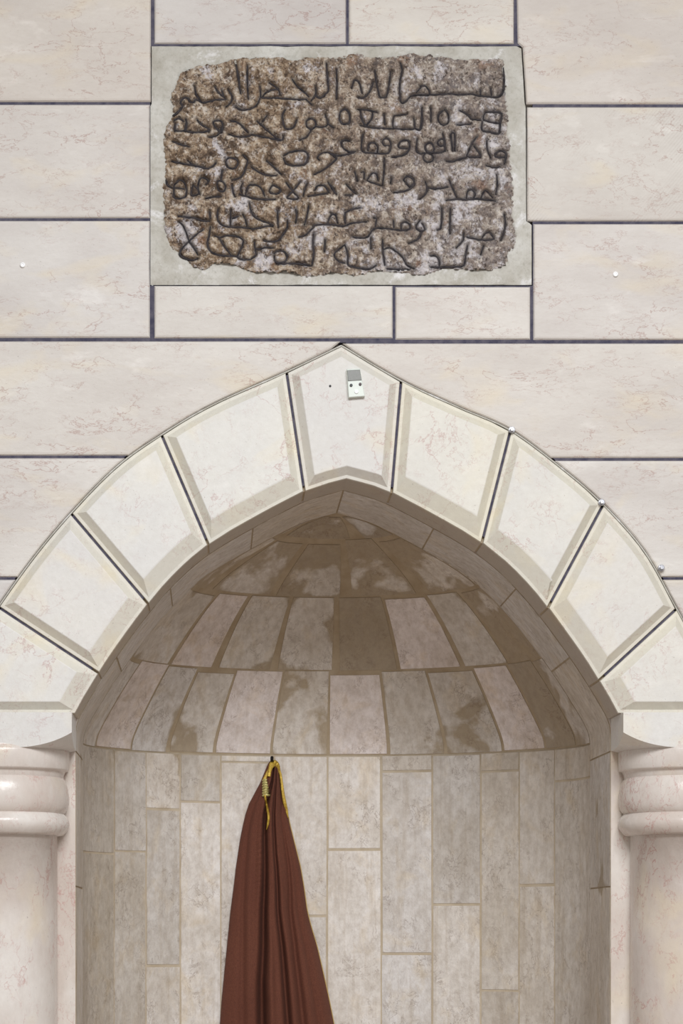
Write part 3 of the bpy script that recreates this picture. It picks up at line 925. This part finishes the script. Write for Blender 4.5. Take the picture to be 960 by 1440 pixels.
tab = thing('inscribed_stone_tablet', 'rough brown stone tablet with carved Arabic inscription set in the wall above the arch', 'tablet', W(478, 390, 0))
mb = MB(); vid = {}; gv = {}
for j in range(GNY):
    y = GY0 + j * STEP
    xs_ = inside_rows(y)
    for i in range(GNX):
        x = GX0 + i * STEP
        c = sum(1 for q in xs_ if q < x)
        if c % 2 == 0: continue
        ed = min(abs(q - x) for q in xs_)
        ed = min(ed, abs(y - 80) + 2, abs(388 - y) + 2)
        g = math.exp(-(near_d[j][i] / 2.4) ** 2)
        d = base_d(x, y) + rough_d(x, y) * (1 - 0.8 * g) + 6.5 * g + 9.0 * math.exp(-(ed / 4.0))
        vid[i, j] = mb.add(W(x, y, min(d, 5.0)))
        gv[vid[i, j]] = math.exp(-(near_d[j][i] / 2.7) ** 2)
for j in range(GNY - 1):
    for i in range(GNX - 1):
        q = [(i, j), (i, j + 1), (i + 1, j + 1), (i + 1, j)]
        if all(k in vid for k in q):
            mb.face(tuple(vid[k] for k in q), 0, (0.98, 0.95, 0.93), (0, 0, 0), True)
# body of the stone going into the wall
big = [(x, y) for x, y in OUT]
ctr = (478, 235)
body = [(ctr[0] + (x - ctr[0]) * 0.985, ctr[1] + (y - ctr[1]) * 0.985) for x, y in big]
prism(mb, body, [(0, 60), (0, 5.5)], 0)
tb = mb.build('stone_body', M_TAB, tab)
at = tb.data.attributes.new('groove', 'FLOAT', 'POINT')
at.data.foreach_set('value', [gv.get(i, 0.0) for i in range(len(tb.data.vertices))])
# strokes that touch make one carved letter group
par = list(range(len(strokes)))
def find(i):
    while par[i] != i: i = par[i]
    return i
for i in range(len(strokes)):
    for j in range(i):
        if min((p[0] - q[0]) ** 2 + (p[1] - q[1]) ** 2 for p in strokes[i] for q in strokes[j]) < 2.6 ** 2: par[find(i)] = find(j)
groups = {}
for i in range(len(strokes)): groups.setdefault(find(i), []).append(i)
for g_ in groups.values():
    m = MB()
    for i in g_:
        st = strokes[i]; n = len(st)
        rr = rnd.uniform(1.2, 1.75)
        rad = [S * rr * (0.55 + 0.45 * min(1.0, min(i_, n - 1 - i_) / 3.0)) * rnd.uniform(0.85, 1.15) for i_ in range(n)]
        tube(m, [W(x, y, base_d(x, y) + 5.2 + 0.2 * rough_d(x, y)) for x, y in st], rad, 6, 0, flat=0.8)
    m.build('carved_letter', M_INK, tab)
print('letters', len(groups))
# cement frame round the tablet
mb = MB()
RWC = {}
def RW(y):
    k = round(y, 3)
    if k not in RWC: RWC[k] = inside_rows(y)
    return RWC[k]
nx, ny = 180, 116
x0, x1, y0, y1 = 211.0, 747.5, 64.5, 400.0
rows = []
for j in range(ny + 1):
    t = j / ny; y = y0 + (y1 - y0) * t
    xa = 213.2 if y < 148 else 211.4
    xb = lerp_tab([(64, 724), (66, 733), (144, 737.5), (150, 739.2), (310.5, 739.8), (315, 747.5), (400, 747.5)], y)
    row = []
    for i in range(nx + 1):
        x = xa + (xb - xa) * i / nx
        v = Vector((x / 30, y / 30, 1.1))
        e = min(x - xa, xb - x, y - y0, y1 - y)
        inn_ = all(sum(1 for q in RW(y + dy) if q < x + dx) % 2 == 1 for dx, dy in ((0, 0), (5, 0), (-5, 0), (0, 5), (0, -5)))
        row.append(mb.add(W(x, y, (8.5 if inn_ else 0) + 1.0 + 2.2 * noise.noise(v) + 0.9 * noise.noise(v * 4) + 1.2 * math.exp(-e / 3))))
    rows.append(row)
for a_, b_ in zip(rows, rows[1:]):
    for i in range(nx):
        mb.face((a_[i], b_[i], b_[i + 1], a_[i + 1]), 0, (1, 1, 1), (0, 0, 0), True)
prism(mb, [(215, 65), (724, 65), (731, 80), (736, 146), (737, 310), (744, 330), (744, 399), (215, 399)], [(0, 60), (0, 12)])
mb.build('cement_bed', M_CEMENT, tab)

# ------------------------------------------------------------------ small fittings on the wall
def bolt(px, py, label):
    t = thing('bolt', label, 'bolt', W(px, py, -4), 'bolts along the right edge of the arch')
    m = MB()
    lathe_y(m, px, py, [(4.6, 4), (4.6, -4.0), (4.0, -4.8)], 24)
    m.build('washer', M_STEEL, t)
    m = MB()
    lathe_y(m, px, py, [(3.4, -4.5), (3.4, -9.5), (2.8, -10.5)], 6)
    m.build('hex_head', M_STEEL, t)
def lathe_y(m, px, py, prof, n=24, mat=0):
    """a turned piece whose axis leaves the wall; prof: (radius, depth) from back to front"""
    rings = [[m.add(W(px + r * math.cos(2 * PI * i / n), py + r * math.sin(2 * PI * i / n), d)) for i in range(n)] for r, d in prof]
    for a_, b_ in zip(rings, rings[1:]):
        for i in range(n):
            j = (i + 1) % n
            m.face((a_[i], b_[i], b_[j], a_[j]), mat, smooth=n > 8)
    m.face(tuple(rings[-1][::-1]), mat); m.face(tuple(rings[0]), mat)
bolt(719, 605, 'steel bolt highest on the right edge of the arch, nearest the keystone')
bolt(845, 707, 'steel bolt halfway down the right edge of the arch, second below the keystone')
bolt(929, 799, 'steel bolt lowest on the right edge of the arch, near the frame edge')
for px, py, lb in ((32, 373, 'small white wall plug in the block left of the stone tablet'), (865, 386, 'small white wall plug in the block right of the stone tablet')):
    t = thing('wall_plug', lb, 'wall plug', W(px, py, 0), 'wall plugs beside the tablet')
    m = MB(); lathe_y(m, px, py, [(3.6, 3), (3.6, -2.2), (2.8, -3.0), (1.6, -3.0), (1.4, -1.0)], 20); m.build('sleeve', M_WHITE, t)
    m = MB(); lathe_y(m, px, py, [(1.3, 0), (1.3, -1.6)], 12); m.build('screw', M_STEEL, t)

# the little device on the keystone
dv = thing('wall_sensor', 'small white box with grey window tilted on the keystone', 'sensor', W(499, 563, -12))
TLc, TRc, BRc, BLc = (486.3, 523.2), (504.8, 522.2), (511.6, 561.2), (489.0, 563.0)
def q2(u, v):
    a_ = Vector(TLc).lerp(Vector(TRc), u); b_ = Vector(BLc).lerp(Vector(BRc), u)
    p = a_.lerp(b_, v); return (p.x, p.y)
def quad(u0, v0, u1, v1): return [q2(u0, v0), q2(u1, v0), q2(u1, v1), q2(u0, v1)]
m = MB(); prism(m, quad(0, 0, 1, 1), [(0, -11), (0, -19), (0.7, -20)]); m.build('case', M_CASE, dv)
m = MB(); prism(m, quad(0.03, 0.05, 0.97, 0.43), [(0, -18), (0, -20.6), (0.4, -20.9)]); m.build('window', M_SCREEN, dv)
for u, v, mm in ((0.22, 0.585, M_KNOBG), (0.83, 0.57, M_KNOB)):
    x, y = q2(u, v); m = MB(); lathe_y(m, x, y, [(2.0, -19), (2.0, -21.5), (1.4, -22)], 20); o = m.build('knob', mm, dv)
x, y = q2(0.52, 0.82); m = MB(); lathe_y(m, x, y, [(2.9, -19), (2.9, -21.0), (2.2, -21.4)], 24); m.build('button', M_WHITE, dv)

# drilled hole left of it; a solid black stub stands for the shade inside
t = thing('drilled_hole_shade', 'tiny dark drilled hole left of the white box on the keystone', 'hole', W(463.5, 545.5, -9))
m = MB(); lathe_y(m, 463.5, 545.5, [(1.6, -10), (1.6, -12.6), (1.1, -12.7)], 16); m.build('sleeve', M_BLACK, t)  # no real sleeve here, only the hole's shade as a black piece

# ------------------------------------------------------------------ hook and cloak in the niche
def back_depth(xg):
    s_ = max(-1, min(1, (xg - CX) / 386.0)); return DT + RD * math.sqrt(1 - s_ * s_)
HD = 540.0
hx, hy = U(382, 1070, HD)
hk = MB()
wallp = back_depth(hx)
tube(hk, [W(hx, hy, wallp + 6), W(hx, hy, wallp - 14), W(hx, hy - 1, wallp - 24), W(hx, hy - 5, wallp - 29)], S * 2.6, 8)
tag(hk.build('hook', M_BLACK), 'black iron hook in the niche wall carrying the brown cloak', 'hook')

CL = [(1069.5, 380, 385), (1073, 377, 390.5), (1080, 374, 393), (1090, 370, 395), (1100, 366, 397), (1115, 358, 400), (1130, 350, 403), (1145, 345, 405), (1160, 341.5, 408), (1180, 337.5, 413),
      (1200, 334.5, 418), (1220, 331.5, 423), (1250, 328, 428), (1280, 324, 432), (1300, 322, 437), (1330, 319, 446), (1360, 316, 453), (1400, 312, 462), (1440, 309, 470),
      (1520, 303, 484), (1620, 297, 497), (1740, 292, 508), (1830, 290, 513)]
CLl = [(c[0], c[1]) for c in CL]; CLr = [(c[0], c[2]) for c in CL]
VAL = [([(1075, .58), (1120, .47), (1200, .45), (1280, .43), (1380, .375), (1440, .37), (1830, .36)], 0.042, 1.35),
       ([(1075, .75), (1110, .68), (1200, .615), (1280, .61), (1360, .60), (1440, .59), (1830, .57)], 0.028, 0.75),
       ([(1090, .92), (1150, .84), (1250, .79), (1340, .735), (1440, .72), (1830, .70)], 0.035, 0.40),
       ([(1090, .2), (1165, .13), (1230, .14), (1300, .17), (1440, .20), (1830, .20)], 0.04, 0.28),
       ([(1200, .9), (1300, .87), (1440, .86), (1830, .85)], 0.03, 0.22),
       ([(1200, .29), (1300, .29), (1440, .28), (1830, .27)], 0.045, 0.16),
       ([(1200, .53), (1300, .52), (1440, .49), (1830, .47)], 0.03, 0.20)]
def cloth_depth(s_, py, xg):
    y_ = max(0.0, min(1.0, (py - 1070) / 330.0))
    full = 13 + 40 * y_ ** 0.75
    dep = full * (max(0.0, math.sin(PI * s_)) ** 0.55)
    amp = 5 + 24 * y_ ** 0.8
    for tabv, wv, am in VAL:
        c = lerp_tab(tabv, py)
        dep -= amp * am * math.exp(-((s_ - c) / wv) ** 2)
        dep += amp * am * 0.35 * math.exp(-((s_ - c - 2.2 * wv) / (1.6 * wv)) ** 2)
    v = Vector((s_ * 5, py / 90, 3.3))
    dep += (1.0 + 2.5 * y_) * noise.noise(v)
    # fine gathers left of the deep valley
    gth = math.exp(-((s_ - 0.36) / 0.07) ** 2) * max(0, min(1, (py - 1120) / 60)) * max(0, min(1, (1300 - py) / 60))
    dep += 1.3 * gth * math.sin(py * 0.8 + s_ * 30)
    return back_depth(xg) - 3.0 - max(1.2, dep)
ck = thing('cloak', 'long brown cloak with gold edging hanging from a hook in the niche', 'cloak', W(hx, hy, HD))
def cloth_pt(s_, py):
    d = HD
    px = lerp_tab(CLl, py) + (lerp_tab(CLr, py) - lerp_tab(CLl, py)) * s_
    for _ in range(2):
        xg, yg = U(px, py, HD)
        d = cloth_depth(s_, py, xg)
    return xg, yg, d
m = MB(); NS = 96
ysr = []
y = 1069.5
while y < 1830:
    ysr.append(y); y += 2.0 if y < 1100 else (2.6 if y < 1450 else 8)
ysr.append(1830)
Fv = []; Bv = []
for py in ysr:
    row = []; rb = []
    for i in range(NS + 1):
        s_ = i / NS
        xg, yg, d = cloth_pt(s_, py)
        row.append(m.add(W(xg, yg, d)))
        rb.append(m.add(W(xg, yg, back_depth(xg) - 2.2)))
    Fv.append(row); Bv.append(rb)
for a_, b_ in zip(Fv, Fv[1:]):
    for i in range(NS): m.face((a_[i], b_[i], b_[i + 1], a_[i + 1]), smooth=True)
for a_, b_ in zip(Bv, Bv[1:]):
    for i in range(NS): m.face((a_[i + 1], b_[i + 1], b_[i], a_[i]), smooth=True)
for k in range(len(ysr) - 1):
    m.face((Fv[k][0], Bv[k][0], Bv[k + 1][0], Fv[k + 1][0]), smooth=True)
    m.face((Bv[k][NS], Fv[k][NS], Fv[k + 1][NS], Bv[k + 1][NS]), smooth=True)
for i in range(NS):
    m.face((Fv[0][i], Fv[0][i + 1], Bv[0][i + 1], Bv[0][i])); m.face((Fv[-1][i + 1], Fv[-1][i], Bv[-1][i], Bv[-1][i + 1]))
m.build('cloth', M_CLOTH, ck)

def on_cloth(px, py, out):
    l_, r_ = lerp_tab(CLl, py), lerp_tab(CLr, py)
    s_ = max(0.03, min(0.97, (px - l_) / (r_ - l_)))
    xg, yg, d = cloth_pt(s_, py)
    d = d - out
    x2, y2 = U(px, py, d)
    return W(x2, y2, d)
def ribbon(name, mat, centre, widths, out=2.0, n=6, flat=0.35):
    cs = catmull([(*c, w) for c, w in zip(centre, widths)], n)
    m = MB()
    tube(m, [on_cloth(c[0], c[1], out) for c in cs], [S * c[2] for c in cs], 10, 0, flat=flat)
    return m.build(name, mat, ck)
ribbon('gold_collar', M_GOLD, [(378, 1092), (379.5, 1083), (382, 1076), (386, 1073), (390, 1078), (392.5, 1087)], [2.6, 3.0, 4.6, 5.0, 4.2, 1.8], 3.0)
ribbon('gold_band', M_GOLD, [(390, 1076), (394, 1088), (396, 1102), (397.8, 1116), (400, 1128), (403, 1140), (405, 1150)], [1.6, 2.0, 2.2, 2.6, 2.8, 2.2, 0.8], 2.0)
ribbon('gold_lapel', M_GOLD, [(381.5, 1074), (378, 1082), (374, 1091), (371.5, 1098)], [1.4, 1.8, 2.6, 3.4], 3.0)
ribbon('gold_cord', M_GOLD, [(372.5, 1118), (374, 1128), (376, 1138), (377.5, 1149), (376.5, 1159), (374.5, 1167)], [1.7, 1.8, 1.9, 2.0, 1.7, 0.7], 5.0, flat=0.8)
kn = MB()
for i in range(7):
    t = i / 6
    y_ = 1097 + 21 * t; w_ = 3.0 + 2.2 * t
    xm = 372 + 2.2 * t
    pts = [on_cloth(xm - w_, y_ + 1.2, 3.5), on_cloth(xm, y_ - 0.4, 5.5), on_cloth(xm + w_, y_ + 0.4, 3.5)]
    tube(kn, pts, [S * 1.8, S * 2.4, S * 1.8], 8, flat=0.6)
kn.build('wrapped_knot', M_GOLDP, ck)
pm = MB()
pp = []
for i in range(70):
    py = 1148 + (1830 - 1148) * i / 69
    xg, yg, d = cloth_pt(1.0, py)
    pp.append(W(xg + 0.3, yg, d - 1.0))
tube(pm, pp, S * 0.8, 6)
pm.build('edge_piping', M_PIPE, ck)
